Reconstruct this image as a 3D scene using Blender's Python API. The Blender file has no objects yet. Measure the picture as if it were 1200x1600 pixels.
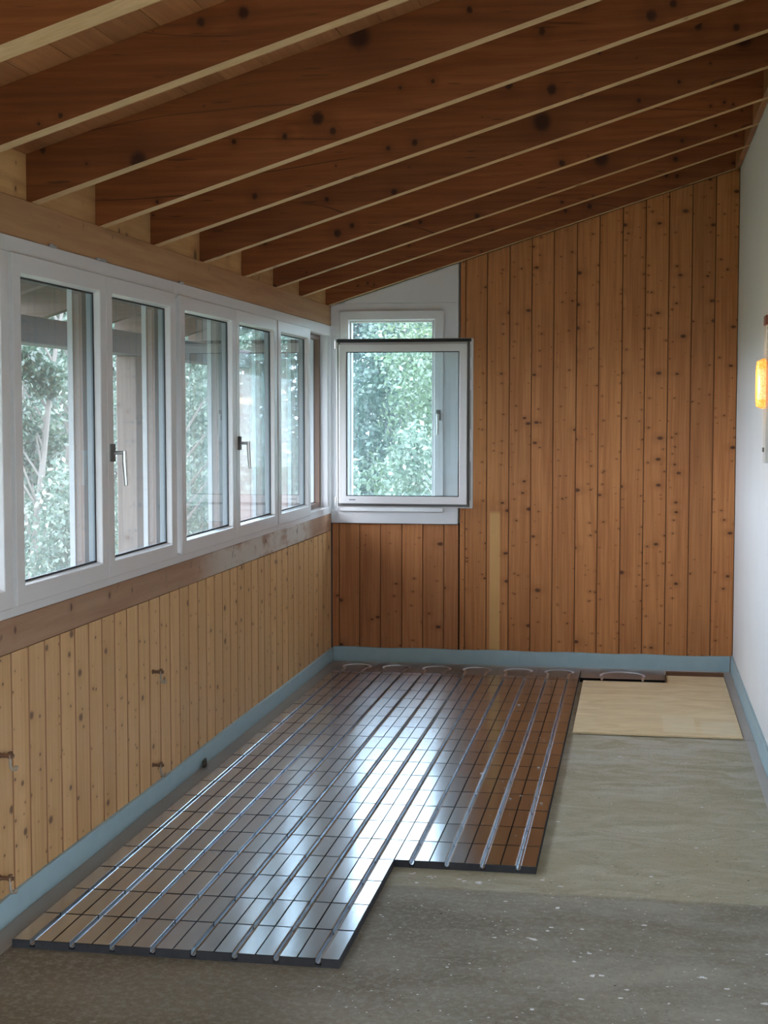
import bpy, math, random
import numpy as np
from mathutils import Vector, Matrix

S = bpy.context.scene
COL = S.collection

# ------------------------------------------------------------------ camera
F = 2311.0
PITCH = math.atan(155 / F)
YAW = math.atan(398 * math.cos(PITCH) / F)
fwd = Vector((-math.sin(YAW) * math.cos(PITCH), math.cos(YAW) * math.cos(PITCH), -math.sin(PITCH)))
rgt = Vector((math.cos(YAW), math.sin(YAW), 0))
upv = rgt.cross(fwd)
cam = bpy.data.cameras.new('camera')
camo = bpy.data.objects.new('camera', cam)
COL.objects.link(camo)
cam.lens = F / 1600 * 36
cam.sensor_width = 36
cam.clip_start = 0.05
cam.clip_end = 300
M = Matrix((rgt, upv, -fwd)).transposed().to_4x4()
M.translation = (0, 0, 1.6)
camo.matrix_world = M
S.camera = camo

# ------------------------------------------------------------------ sky
W = bpy.data.worlds.new('overcast_sky')
S.world = W
W.use_nodes = True
wn, wl = W.node_tree.nodes, W.node_tree.links
wn.clear()
wo = wn.new('ShaderNodeOutputWorld')
bg = wn.new('ShaderNodeBackground')
tc = wn.new('ShaderNodeTexCoord')
nz = wn.new('ShaderNodeTexNoise')
nz.inputs['Scale'].default_value = 2.2
nz.inputs['Detail'].default_value = 4
cr = wn.new('ShaderNodeValToRGB')
cr.color_ramp.elements[0].position = 0.3
cr.color_ramp.elements[0].color = (0.66, 0.78, 1.0, 1)
cr.color_ramp.elements[1].position = 0.7
cr.color_ramp.elements[1].color = (0.86, 0.91, 1.0, 1)
wl.new(tc.outputs['Generated'], nz.inputs['Vector'])
wl.new(nz.outputs['Fac'], cr.inputs['Fac'])
wl.new(cr.outputs['Color'], bg.inputs['Color'])
bg.inputs['Strength'].default_value = 5.6
wl.new(bg.outputs['Background'], wo.inputs['Surface'])

# ------------------------------------------------------------------ exposure
vs = S.view_settings
vs.view_transform = 'Standard'
vs.look = 'None'
vs.gamma = 1
vs.use_curve_mapping = False
vs.exposure = 1.22

rnd = random.Random(7)

# ------------------------------------------------------------------ mesh helpers
class MB:
    def __init__(s):
        s.v, s.f, s.m = [], [], []

    def poly(s, pts, faces, mi=0):
        o = len(s.v)
        s.v += [tuple(p) for p in pts]
        for f in faces:
            s.f.append([o + i for i in f])
            s.m.append(mi)
        return s

    def box(s, x0, x1, y0, y1, z0, z1, mi=0):
        if x0 > x1: x0, x1 = x1, x0
        if y0 > y1: y0, y1 = y1, y0
        if z0 > z1: z0, z1 = z1, z0
        p = [(x0, y0, z0), (x1, y0, z0), (x1, y1, z0), (x0, y1, z0), (x0, y0, z1), (x1, y0, z1), (x1, y1, z1), (x0, y1, z1)]
        return s.poly(p, [(0, 3, 2, 1), (4, 5, 6, 7), (0, 1, 5, 4), (1, 2, 6, 5), (2, 3, 7, 6), (3, 0, 4, 7)], mi)

    def prism(s, prof, a, b, axis, mi=0, mis=None):
        """prof: closed 2D outline; extruded from a to b along axis. 'x': prof=(y,z) 'y': prof=(x,z) 'z': prof=(x,y)"""
        def P(q, t):
            return {'x': (t, q[0], q[1]), 'y': (q[0], t, q[1]), 'z': (q[0], q[1], t)}[axis]
        n = len(prof)
        o = len(s.v)
        s.v += [P(q, a) for q in prof] + [P(q, b) for q in prof]
        for i in range(n):
            j = (i + 1) % n
            s.f.append([o + i, o + j, o + n + j, o + n + i])
            s.m.append(mis[i] if mis else mi)
        s.f.append([o + i for i in range(n)][::-1]); s.m.append(mi)
        s.f.append([o + n + i for i in range(n)]); s.m.append(mi)
        return s

    def tube(s, path, rad, seg=10, mi=0, cap=True):
        path = [Vector(p) for p in path]
        if not hasattr(rad, '__len__'): rad = [rad] * len(path)
        o = len(s.v)
        ref = None
        for i, p in enumerate(path):
            d = (path[min(i + 1, len(path) - 1)] - path[max(i - 1, 0)]).normalized()
            if ref is None:
                ref = d.orthogonal().normalized()
            ref = (ref - d * ref.dot(d)).normalized()
            b = d.cross(ref)
            for k in range(seg):
                t = 2 * math.pi * k / seg
                s.v.append(tuple(p + (ref * math.cos(t) + b * math.sin(t)) * rad[i]))
        for i in range(len(path) - 1):
            for k in range(seg):
                k2 = (k + 1) % seg
                s.f.append([o + i * seg + k, o + i * seg + k2, o + (i + 1) * seg + k2, o + (i + 1) * seg + k]); s.m.append(mi)
        if cap:
            s.f.append([o + k for k in range(seg)][::-1]); s.m.append(mi)
            e = o + (len(path) - 1) * seg
            s.f.append([e + k for k in range(seg)]); s.m.append(mi)
        return s

    def mesh(s, name, mats, origin=(0, 0, 0), smooth=False):
        me = bpy.data.meshes.new(name)
        ox, oy, oz = origin
        me.from_pydata([(x - ox, y - oy, z - oz) for x, y, z in s.v], [], s.f)
        if not isinstance(mats, (list, tuple)): mats = [mats]
        for m in mats: me.materials.append(m)
        me.polygons.foreach_set('material_index', s.m)
        if smooth: me.polygons.foreach_set('use_smooth', [True] * len(s.f))
        import bmesh
        bm = bmesh.new(); bm.from_mesh(me)
        bmesh.ops.recalc_face_normals(bm, faces=bm.faces)
        bm.to_mesh(me); bm.free()
        me.update()
        return me


def link(name, me, parent=None, loc=(0, 0, 0), rot=None):
    o = bpy.data.objects.new(name, me)
    COL.objects.link(o)
    if parent: o.parent = parent
    o.location = loc
    if rot: o.rotation_euler = rot
    return o

def wpos(o):
    p = Vector(o.location)
    return p + wpos(o.parent) if o.parent else p

def part(name, mb, mats, parent, origin=None, smooth=False, bevel=0):
    """world-space geometry linked as a child; origin = world origin of the part"""
    pw = wpos(parent)
    origin = Vector(origin) if origin is not None else pw
    o = link(name, mb.mesh(name, mats, origin, smooth), parent, origin - pw)
    if bevel: bev(o, bevel)
    return o

def bev(o, w, seg=1):
    b = o.modifiers.new('bevel', 'BEVEL')
    b.width = w; b.segments = seg; b.limit_method = 'ANGLE'; b.angle_limit = math.radians(40)

def empty(name, loc):
    o = bpy.data.objects.new(name, None)
    o.empty_display_size = 0.1
    COL.objects.link(o)
    o.location = loc
    return o

def tag(o, label, cat, group=None, kind=None):
    o['label'] = label
    o['category'] = cat
    if group: o['group'] = group
    if kind: o['kind'] = kind
    return o

def struct(o, label=None, cat=None):
    o['kind'] = 'structure'
    if label: o['label'] = label
    if cat: o['category'] = cat
    return o

# ------------------------------------------------------------------ materials
class NT:
    def __init__(s, name):
        s.mat = bpy.data.materials.new(name)
        s.mat.use_nodes = True
        s.t = s.mat.node_tree
        s.t.nodes.clear()
        s.out = s.t.nodes.new('ShaderNodeOutputMaterial')

    def n(s, typ, **kw):
        nd = s.t.nodes.new('ShaderNode' + typ)
        for k, v in kw.items():
            if k in ('operation', 'blend_type', 'data_type', 'voronoi_dimensions', 'noise_dimensions', 'interpolation_type', 'feature', 'distribution', 'clamp'):
                setattr(nd, k, v)
        return nd

    def put(s, sock, v):
        if v is None: return
        if isinstance(v, bpy.types.NodeSocket): s.t.links.new(v, sock)
        elif hasattr(v, '__len__') and len(v) == 3 and sock.type == 'RGBA': sock.default_value = (*v, 1)
        else: sock.default_value = v

    def math(s, op, a, b=None, c=None):
        nd = s.n('Math', operation=op)
        for i, q in enumerate((a, b, c)): s.put(nd.inputs[i], q)
        return nd.outputs[0]

    def smooth(s, v, lo, hi, a=0.0, b=1.0):
        nd = s.n('MapRange', interpolation_type='SMOOTHSTEP')
        s.put(nd.inputs[0], v); s.put(nd.inputs[1], lo); s.put(nd.inputs[2], hi); s.put(nd.inputs[3], a); s.put(nd.inputs[4], b)
        return nd.outputs[0]

    def mix(s, f, a, b, mode='MIX'):
        nd = s.n('Mix', data_type='RGBA', blend_type=mode)
        s.put(nd.inputs[0], f); s.put(nd.inputs[6], a); s.put(nd.inputs[7], b)
        return nd.outputs[2]

    def noise(s, vec, scale, detail=3, rough=0.5, dist=0.0):
        nd = s.n('TexNoise')
        s.put(nd.inputs['Vector'], vec); nd.inputs['Scale'].default_value = scale
        nd.inputs['Detail'].default_value = detail; nd.inputs['Roughness'].default_value = rough
        nd.inputs['Distortion'].default_value = dist
        return nd.outputs['Fac']

    def comb(s, x, y, z=0.0):
        nd = s.n('CombineXYZ')
        for i, q in enumerate((x, y, z)): s.put(nd.inputs[i], q)
        return nd.outputs[0]

    def obj(s):
        return s.n('TexCoord').outputs['Object']

    def sep(s, v):
        nd = s.n('SeparateXYZ'); s.put(nd.inputs[0], v)
        return nd.outputs

    def bsdf(s, col, rough=0.5, metal=0.0, bump=None, bstr=0.1, bdist=0.002, spec=0.5, **kw):
        b = s.n('BsdfPrincipled')
        s.put(b.inputs['Base Color'], col); s.put(b.inputs['Roughness'], rough); s.put(b.inputs['Metallic'], metal)
        b.inputs['Specular IOR Level'].default_value = spec
        for k, v in kw.items(): s.put(b.inputs[k.replace('_', ' ')], v)
        if bump is not None:
            bp = s.n('Bump'); bp.inputs['Strength'].default_value = bstr; bp.inputs['Distance'].default_value = bdist
            s.put(bp.inputs['Height'], bump); s.t.links.new(bp.outputs[0], b.inputs['Normal'])
        s.t.links.new(b.outputs[0], s.out.inputs['Surface'])
        return s.mat


def plain(name, col, rough=0.5, metal=0.0, spec=0.5, var=0.06, scale=8.0):
    k = NT(name)
    f = k.noise(k.obj(), scale, 4)
    c = k.mix(f, [q * (1 - var) for q in col], [min(1, q * (1 + var)) for q in col])
    return k.bsdf(c, rough, metal, spec=spec)


def wood(name, a, b, knotcol, axes='xz', knot=(6.0, 0.16), ks=0.55, grain=1.0, rough=0.45, crack=False, rv=0.25, stain=None, gmin=0.75, kd=0.45):
    """a,b: light and dark grain colours. axes: (across,along)."""
    k = NT(name)
    o = k.sep(k.obj())
    ax = {'x': o[0], 'y': o[1], 'z': o[2]}
    r = k.n('ObjectInfo').outputs['Random']
    cross = ax[axes[0]] if len(axes[0]) == 1 else None
    if axes[0] == 'y' and axes[1] == 'z': cross = ax['y']
    u = k.math('ADD', cross, k.math('MULTIPLY', r, 7.31))
    v = k.math('ADD', ax[axes[1]], k.math('MULTIPLY', r, 23.7))
    third = [q for q in 'xyz' if q not in axes][0]
    w = ax[third]
    # slow warp so the grain lines wander
    warp = k.noise(k.comb(u, k.math('MULTIPLY', v, 0.5)), 3.0, 2)
    uu = k.math('ADD', u, k.math('MULTIPLY', warp, 0.03))
    g1 = k.noise(k.comb(k.math('MULTIPLY', uu, 70 * grain), k.math('MULTIPLY', v, 1.8), k.math('MULTIPLY', w, 60)), 1.0, 4, 0.6)
    g2 = k.noise(k.comb(k.math('MULTIPLY', uu, 14), k.math('MULTIPLY', v, 0.9), 3.1), 1.0, 2, 0.5, 0.6)
    gf = k.math('ADD', k.math('MULTIPLY', g1, 0.6), k.math('MULTIPLY', g2, 0.4))
    gf = k.smooth(gf, 0.3, 0.7)
    col = k.mix(gf, a, b)
    # per-piece tone
    tone = k.math('ADD', 1.0 - rv / 2, k.math('MULTIPLY', k.math('FRACT', k.math('MULTIPLY', r, 17.13)), rv))
    tc_ = k.n('CombineColor')
    for i in range(3): k.put(tc_.inputs[i], tone)
    col = k.mix(1.0, col, tc_.outputs[0], 'MULTIPLY')
    # knots
    masks = None
    for (sc, rm, off) in ((knot[0], knot[1], 0.0), (knot[0] * 1.7, knot[1] * 0.7, 5.5)):
        vo = k.n('TexVoronoi', voronoi_dimensions='2D', feature='F1')
        k.put(vo.inputs['Vector'], k.comb(k.math('MULTIPLY', k.math('ADD', u, off), ks), v))
        vo.inputs['Scale'].default_value = sc
        cc = k.n('SeparateColor'); k.put(cc.inputs[0], vo.outputs['Color'])
        rad = k.math('MULTIPLY', k.math('POWER', cc.outputs[0], 2.2), rm)
        d = k.math('ADD', vo.outputs['Distance'], k.math('MULTIPLY', k.math('SUBTRACT', k.noise(k.comb(u, v), 90, 2), 0.5), 0.05))
        core = k.math('SUBTRACT', 1.0, k.smooth(d, k.math('MULTIPLY', rad, 0.35), rad))
        halo = k.math('SUBTRACT', 1.0, k.smooth(d, k.math('MULTIPLY', rad, 0.8), k.math('MULTIPLY', rad, 3.4)))
        if masks is None: masks = [core, halo]
        else: masks = [k.math('MAXIMUM', masks[0], core), k.math('MAXIMUM', masks[1], halo)]
    col = k.mix(k.math('MULTIPLY', masks[1], kd), col, [q * 0.9 for q in b])
    col = k.mix(k.math('MULTIPLY', masks[0], 0.85), col, knotcol)
    if crack:
        cn = k.noise(k.comb(k.math('MULTIPLY', uu, 5), k.math('MULTIPLY', v, 0.7), 9.0), 1.0, 1, 0.3)
        cm = k.math('SUBTRACT', 1.0, k.smooth(k.math('ABSOLUTE', k.math('SUBTRACT', cn, 0.56)), 0.001, 0.0045))
        cg = k.smooth(k.noise(k.comb(u, v, 4.0), 1.3, 1), 0.46, 0.54)
        col = k.mix(k.math('MULTIPLY', k.math('MULTIPLY', cm, cg), 0.75), col, (0.03, 0.012, 0.006))
        # short torn fibres
        fn = k.noise(k.comb(k.math('MULTIPLY', u, 85), k.math('MULTIPLY', v, 7.0), 2.0), 1.0, 1, 0.3)
        col = k.mix(k.smooth(fn, 0.71, 0.77, 0, 0.6), col, (0.06, 0.025, 0.012))
    if stain: col = stain(k, col, u, v, ax)
    return k.bsdf(col, rough, 0, gf, 0.12, 0.001, spec=0.35)


pine_back = wood('golden_pine_lacquer', (0.61, 0.265, 0.092), (0.40, 0.145, 0.044), (0.050, 0.014, 0.006), 'xz', (9.0, 0.15), 0.62)
pine_below = wood('reddish_pine_lacquer', (0.56, 0.245, 0.095), (0.38, 0.135, 0.048), (0.05, 0.014, 0.008), 'xz', (7.0, 0.14), 0.6)
pine_left = wood('pale_pine_lacquer', (0.72, 0.445, 0.215), (0.58, 0.32, 0.13), (0.10, 0.032, 0.014), 'yz', (8.0, 0.17), 0.8, rv=0.16, kd=0.35)

groove_wood = plain('dark_brown_groove', (0.30, 0.13, 0.045), 0.5)  # darker brown for the groove faces between planks
groove_back = plain('darker_brown_groove', (0.27, 0.10, 0.032), 0.5)

def bleach(k, col, u, v, ax):
    # band that was hidden behind a removed upright, still the lighter unfaded wood
    m = k.math('MULTIPLY', k.smooth(ax['x'], -0.052, -0.046), k.math('SUBTRACT', 1.0, k.smooth(ax['x'], 0.012, 0.02)))
    m = k.math('MULTIPLY', m, k.math('SUBTRACT', 1.0, k.smooth(ax['z'], 0.955, 0.99)))
    return k.mix(k.math('MULTIPLY', m, 0.7), col, (0.74, 0.46, 0.18))
pine_patch = wood('golden_pine_unfaded_band', (0.61, 0.265, 0.092), (0.40, 0.145, 0.044), (0.055, 0.016, 0.008), 'xz', (8.0, 0.15), 0.6, stain=bleach)

raft_side = wood('stained_rafter_side', (0.345, 0.112, 0.035), (0.20, 0.056, 0.017), (0.030, 0.010, 0.006), 'zx', (3.4, 0.19), 0.9, grain=0.6, crack=True, rough=0.5, rv=0.3)
raft_under = wood('bare_rafter_underside', (0.68, 0.45, 0.225), (0.55, 0.34, 0.15), (0.14, 0.07, 0.035), 'yx', (2.5, 0.12), 0.9, rough=0.6, rv=0.12)
roof_wood = wood('roof_board_wood', (0.42, 0.185, 0.072), (0.30, 0.115, 0.042), (0.06, 0.02, 0.01), 'xy', (3.5, 0.12), 0.8, rough=0.5)
block_wood = wood('pale_blocking_wood', (0.62, 0.36, 0.145), (0.42, 0.215, 0.075), (0.10, 0.04, 0.02), 'zy', (5.5, 0.18), 0.8, grain=0.3, rough=0.6)
beam_wood = wood('top_plate_beam_wood', (0.47, 0.265, 0.125), (0.35, 0.175, 0.075), (0.10, 0.04, 0.025), 'zy', (3.0, 0.12), 0.8, grain=0.5, rough=0.55)

def sill_stain(k, col, u, v, ax):
    n1 = k.noise(k.comb(ax['y'], k.math('MULTIPLY', ax['z'], 2.0), 0.0), 3.2, 4, 0.6)
    far = k.smooth(ax['y'], 6.2, 6.9)
    m = k.math('MULTIPLY', k.smooth(n1, 0.36, 0.55), far)
    m = k.math('MULTIPLY', m, k.math('SUBTRACT', 1.0, k.smooth(ax['y'], 8.5, 8.8)))
    col = k.mix(k.math('MULTIPLY', m, 0.75), col, (0.64, 0.58, 0.50))
    sp = k.smooth(k.noise(k.comb(ax['y'], ax['z'], 2.0), 7.0, 3, 0.7), 0.63, 0.70)
    return k.mix(k.math('MULTIPLY', sp, 0.6), col, (0.12, 0.07, 0.05))
sill_wood = wood('weathered_sill_board', (0.46, 0.275, 0.165), (0.36, 0.19, 0.105), (0.09, 0.035, 0.02), 'zy', (3.0, 0.14), 0.8, grain=0.5, rough=0.6, stain=sill_stain)
ext_wood = wood('weathered_exterior_wood', (0.155, 0.125, 0.105), (0.09, 0.07, 0.058), (0.05, 0.03, 0.02), 'xz', (3.0, 0.12), 0.8, rough=0.7)
ext_tail = wood('weathered_eave_wood', (0.15, 0.115, 0.095), (0.085, 0.062, 0.05), (0.04, 0.025, 0.02), 'zx', (3.0, 0.12), 0.8, rough=0.75)
ext_beam = plain('grey_weathered_beam', (0.13, 0.135, 0.15), 0.7)
brown_edge = plain('brown_exterior_casing', (0.13, 0.075, 0.05), 0.5)
grey_alu = plain('grey_spacer', (0.13, 0.155, 0.17), 0.4)

white_paint = plain('satin_white_window_paint', (0.74, 0.73, 0.72), 0.22, spec=0.6, var=0.015)
white_inner = plain('white_surround_board', (0.72, 0.71, 0.71), 0.35, var=0.02)
zinc_strip = plain('pale_lock_metal', (0.42, 0.42, 0.40), 0.4, 0.3)
guide_white = plain('outer_guide_white', (0.40, 0.43, 0.45), 0.5)
rubber = plain('black_gasket', (0.02, 0.022, 0.025), 0.6)
steel = plain('brushed_handle_steel', (0.52, 0.51, 0.49), 0.28, 0.9)
dark_steel = plain('dark_rosette_metal', (0.16, 0.15, 0.14), 0.4, 0.7)
rust = plain('rusty_bracket_steel', (0.20, 0.11, 0.065), 0.55, 0.3, var=0.3, scale=60)
zinc = plain('dull_zinc_hook', (0.42, 0.37, 0.30), 0.45, 0.5, var=0.15, scale=50)
core_mat = plain('dark_insulation_core', (0.055, 0.057, 0.063), 0.9, spec=0.1, var=0.2, scale=40)
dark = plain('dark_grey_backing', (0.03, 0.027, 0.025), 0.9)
masonry = plain('grey_wall_core', (0.35, 0.34, 0.32), 0.9)

def foam_mat():
    k = NT('blue_edge_foam')
    f = k.noise(k.obj(), 14, 4)
    c = k.mix(f, (0.34, 0.49, 0.55), (0.41, 0.56, 0.61))
    return k.bsdf(c, 0.55, bump=f, bstr=0.25, bdist=0.006)
foam = foam_mat()
foil = plain('grey_foil_flap', (0.50, 0.48, 0.45), 0.4, var=0.1, scale=5)

def alu_mat():
    k = NT('bright_aluminium_sheet')
    o = k.sep(k.obj())
    n1 = k.noise(k.comb(k.math('MULTIPLY', o[0], 30), k.math('MULTIPLY', o[1], 3.0), k.math('MULTIPLY', o[2], 30)), 1.0, 3)
    r = k.math('ADD', 0.185, k.math('MULTIPLY', n1, 0.07))
    rr = k.n('ObjectInfo').outputs['Random']
    c = k.mix(rr, (0.54, 0.61, 0.68), (0.60, 0.67, 0.73))
    # rolled sheet: the micro relief scatters along the length of the plates
    return k.bsdf(c, r, 1.0, bump=n1, bstr=0.04, bdist=0.003, Anisotropic=0.9, Tangent=k.comb(0.0, 1.0, 0.0))
alu = alu_mat()
bright_ch = plain('bright_channel_metal', (0.82, 0.83, 0.84), 0.28, 1.0, var=0.03)
dull_alu = plain('grey_turn_plate', (0.42, 0.45, 0.48), 0.34, 1.0, var=0.05)

def plaster():
    k = NT('rough_white_plaster')
    p = k.obj()
    f = k.noise(p, 3.0, 5)
    g = k.noise(p, 55, 4, 0.6)
    c = k.mix(f, (0.78, 0.785, 0.775), (0.85, 0.85, 0.84))
    sp = k.n('TexVoronoi', feature='F1'); k.put(sp.inputs['Vector'], p); sp.inputs['Scale'].default_value = 4.0
    cc = k.n('SeparateColor'); k.put(cc.inputs[0], sp.outputs['Color'])
    m = k.math('MULTIPLY', k.math('SUBTRACT', 1.0, k.smooth(sp.outputs['Distance'], 0.012, 0.03)), k.smooth(cc.outputs[1], 0.6, 0.65))
    c = k.mix(k.math('MULTIPLY', m, 0.7), c, (0.12, 0.11, 0.09))
    return k.bsdf(c, 0.85, bump=g, bstr=0.15, bdist=0.003, spec=0.2)
plaster_mat = plaster()

def floor_mat():
    k = NT('old_screed_floor')
    p = k.obj()
    o = k.sep(p)
    big = k.noise(k.comb(k.math('MULTIPLY', o[0], 0.8), k.math('MULTIPLY', o[1], 1.6)), 1.6, 4, 0.6)
    streak = k.noise(k.comb(k.math('MULTIPLY', o[0], 1.9), k.math('MULTIPLY', o[1], 3.6)), 1.9, 8, 0.72, 0.9)
    fine = k.noise(p, 42, 6, 0.75)
    near = k.mix(k.smooth(big, 0.32, 0.66), (0.19, 0.175, 0.13), (0.36, 0.345, 0.29))
    far = k.mix(k.smooth(streak, 0.3, 0.7), (0.34, 0.305, 0.195), (0.54, 0.53, 0.42))
    edge = k.math('ADD', o[1], k.math('MULTIPLY', k.noise(k.comb(o[0], 0.0, 0.0), 9, 2), 0.05))
    zone = k.smooth(edge, 4.84, 4.89)
    far = k.mix(k.smooth(k.noise(p, 2.6, 4, 0.6), 0.42, 0.62, 0, .6), far, (0.40, 0.36, 0.23))
    c = k.mix(zone, near, far)
    line = k.math('SUBTRACT', 1.0, k.smooth(k.math('ABSOLUTE', k.math('SUBTRACT', edge, 4.87)), 0.004, 0.03))
    c = k.mix(k.math('MULTIPLY', line, 0.3), c, (0.10, 0.085, 0.05))
    # paler dried glue towards the timber sheet
    glue = k.math('MULTIPLY', k.smooth(streak, 0.42, 0.62), k.smooth(o[1], 5.6, 7.0))
    c = k.mix(k.math('MULTIPLY', glue, 0.6), c, (0.54, 0.54, 0.49))
    # brown tone with shade painted in on the front-left floor
    br = k.math('MULTIPLY', k.math('SUBTRACT', 1.0, k.smooth(o[0], -1.5, 0.1)), k.math('SUBTRACT', 1.0, k.smooth(o[1], 4.6, 5.2)))
    c = k.mix(k.math('MULTIPLY', br, 0.6), c, (0.15, 0.115, 0.072))
    c = k.mix(k.smooth(fine, 0.45, 0.65, 0, 0.5), c, (0.42, 0.41, 0.35))
    c = k.mix(k.smooth(k.noise(p, 85, 4, 0.7), 0.56, 0.68, 0, 0.5), c, (0.07, 0.065, 0.05))
    return k.bsdf(c, 0.62, bump=fine, bstr=0.25, bdist=0.003, spec=0.35)

def ply_mat():
    k = NT('pale_plywood_face')
    o = k.sep(k.obj())
    n1 = k.noise(k.comb(k.math('MULTIPLY', o[0], 2.5), k.math('MULTIPLY', o[1], 9)), 1.3, 5, 0.6, 1.2)
    c = k.mix(k.smooth(n1, 0.3, 0.7), (0.74, 0.58, 0.34), (0.88, 0.74, 0.49))
    def rect(x0, x1, y0, y1, e=0.006):
        a = k.math('MULTIPLY', k.smooth(o[0], x0 - e, x0 + e), k.math('SUBTRACT', 1.0, k.smooth(o[0], x1 - e, x1 + e)))
        b = k.math('MULTIPLY', k.smooth(o[1], y0 - e, y0 + e), k.math('SUBTRACT', 1.0, k.smooth(o[1], y1 - e, y1 + e)))
        return k.math('MULTIPLY', a, b)
    c = k.mix(k.math('MULTIPLY', rect(0.14, 0.30, 7.42, 7.82), 0.55), c, (0.84, 0.75, 0.54))
    c = k.mix(k.math('MULTIPLY', rect(0.33, 0.50, 7.40, 7.72), 0.45), c, (0.80, 0.73, 0.55))
    sp = k.smooth(k.noise(k.obj(), 11, 3, 0.7), 0.68, 0.76)
    c = k.mix(k.math('MULTIPLY', sp, 0.4), c, (0.45, 0.30, 0.16))
    return k.bsdf(c, 0.55, spec=0.3)

def glass_mat(name, tint=(0.965, 0.98, 0.975), f0=0.055, haze=0.03):
    k = NT(name)
    g = k.n('NewGeometry')
    dp = k.n('VectorMath'); dp.operation = 'DOT_PRODUCT'
    k.t.links.new(g.outputs['Normal'], dp.inputs[0]); k.t.links.new(g.outputs['Incoming'], dp.inputs[1])
    c = k.math('ABSOLUTE', dp.outputs['Value'])
    sch = k.math('ADD', f0, k.math('MULTIPLY', 1 - f0, k.math('POWER', k.math('SUBTRACT', 1.0, c), 5.0)))
    t = k.n('BsdfTransparent'); t.inputs[0].default_value = (*tint, 1)
    gl = k.n('BsdfGlossy'); gl.inputs['Color'].default_value = (0.95, 1, 1, 1); gl.inputs['Roughness'].default_value = 0.012
    nb = k.noise(k.obj(), 1.5, 1)
    bp = k.n('Bump'); bp.inputs['Strength'].default_value = 0.03; bp.inputs['Distance'].default_value = 0.01
    k.put(bp.inputs['Height'], nb); k.t.links.new(bp.outputs[0], gl.inputs['Normal'])
    m = k.n('MixShader')
    k.put(m.inputs[0], sch); k.t.links.new(t.outputs[0], m.inputs[1]); k.t.links.new(gl.outputs[0], m.inputs[2])
    tr = k.n('BsdfTranslucent'); tr.inputs[0].default_value = (0.75, 0.82, 0.85, 1)  # translucent layer paints a faint pale haze over the panes
    m2 = k.n('MixShader'); m2.inputs[0].default_value = haze
    k.t.links.new(m.outputs[0], m2.inputs[1]); k.t.links.new(tr.outputs[0], m2.inputs[2])
    k.t.links.new(m2.outputs[0], k.out.inputs['Surface'])
    return k.mat
glass = glass_mat('window_glass')
clear_glass = glass_mat('less_hazy_window_glass', (0.93, 0.975, 0.985), 0.05, 0.008)

# ================================================================== STRUCTURE
XL, XR, YB, Y0 = -1.945, 0.59, 9.30, -2.5
SL = 0.314
def zr(x):            # underside of the rafters
    return 2.28 + SL * (x + 1.94)

fm = MB().box(-2.15, 0.75, Y0 - 0.2, 9.5, -0.2, 0.0)
fl = link('floor', fm.mesh('floor', floor_mat()))
struct(fl, 'bare grey-green screed floor with a brownish front area, shade painted in at its left')

# --- left wall, below the windows
wl_ = empty('wall_left', (XL, 4.0, 0)); struct(wl_, 'low wall of pale vertical pine boards under the row of windows')
part('wall_core', MB().box(XL - 0.022, -2.15, Y0, YB, 0, 0.955), masonry, wl_)
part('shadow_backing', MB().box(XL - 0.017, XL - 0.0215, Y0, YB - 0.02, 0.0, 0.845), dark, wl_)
def plank_prof(w, t, c=0.0055, tongue=True):
    h = w / 2 - 0.0014
    return [(-h, t), (-h, c), (-h + c * 0.8, 0), (h - c * 0.8, 0), (h, c), (h, t)]
W0 = 0.1338
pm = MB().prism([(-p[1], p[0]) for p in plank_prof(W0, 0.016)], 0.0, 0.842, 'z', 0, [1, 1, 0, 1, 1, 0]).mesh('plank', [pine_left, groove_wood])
k = -51
while True:
    ya = 4.363 + W0 * k
    if ya + W0 > YB - 0.002: break
    link('plank', pm, wl_, (0, ya + W0 / 2 - 4.0, 0))
    k += 1
last = MB().prism([(XL, ya + 0.001), (XL, YB - 0.003), (XL - 0.016, YB - 0.003), (XL - 0.016, ya + 0.001)], 0, 0.842, 'z')
part('plank', last, pine_left, wl_, (XL, (ya + YB) / 2, 0))

# --- back wall
HX0, HX1, HZ0, HZ1 = -1.86, -1.235, 0.985, 2.225       # opening for the back window
wb = empty('wall_back', (0, YB, 0)); struct(wb, 'end wall of knotty golden vertical pine boards')
zt = lambda x: zr(x) + 0.155
cm = MB()
cm.prism([(-2.15, 0), (HX0, 0), (HX0, zt(HX0)), (-2.15, zt(-2.15))], YB + 0.022, YB + 0.14, 'y')
cm.prism([(HX1, 0), (0.75, 0), (0.75, zt(0.75)), (HX1, zt(HX1))], YB + 0.022, YB + 0.14, 'y')
cm.box(HX0, HX1, YB + 0.022, YB + 0.14, 0, HZ0)
cm.prism([(HX0, HZ1), (HX1, HZ1), (HX1, zt(HX1)), (HX0, zt(HX0))], YB + 0.022, YB + 0.14, 'y')
part('wall_core', cm, masonry, wb)
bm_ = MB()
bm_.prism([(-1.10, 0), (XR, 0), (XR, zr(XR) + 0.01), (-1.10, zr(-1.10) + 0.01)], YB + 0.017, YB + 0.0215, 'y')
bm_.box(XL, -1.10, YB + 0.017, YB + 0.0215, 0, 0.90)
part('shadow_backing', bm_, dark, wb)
joints = [-1.937, -1.891, -1.757, -1.621, -1.482, -1.347, -1.212, -1.077, -0.941, -0.801, -0.663, -0.526, -0.385, -0.247, -0.106, 0.033, 0.173, 0.312, 0.451, 0.588]
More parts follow.
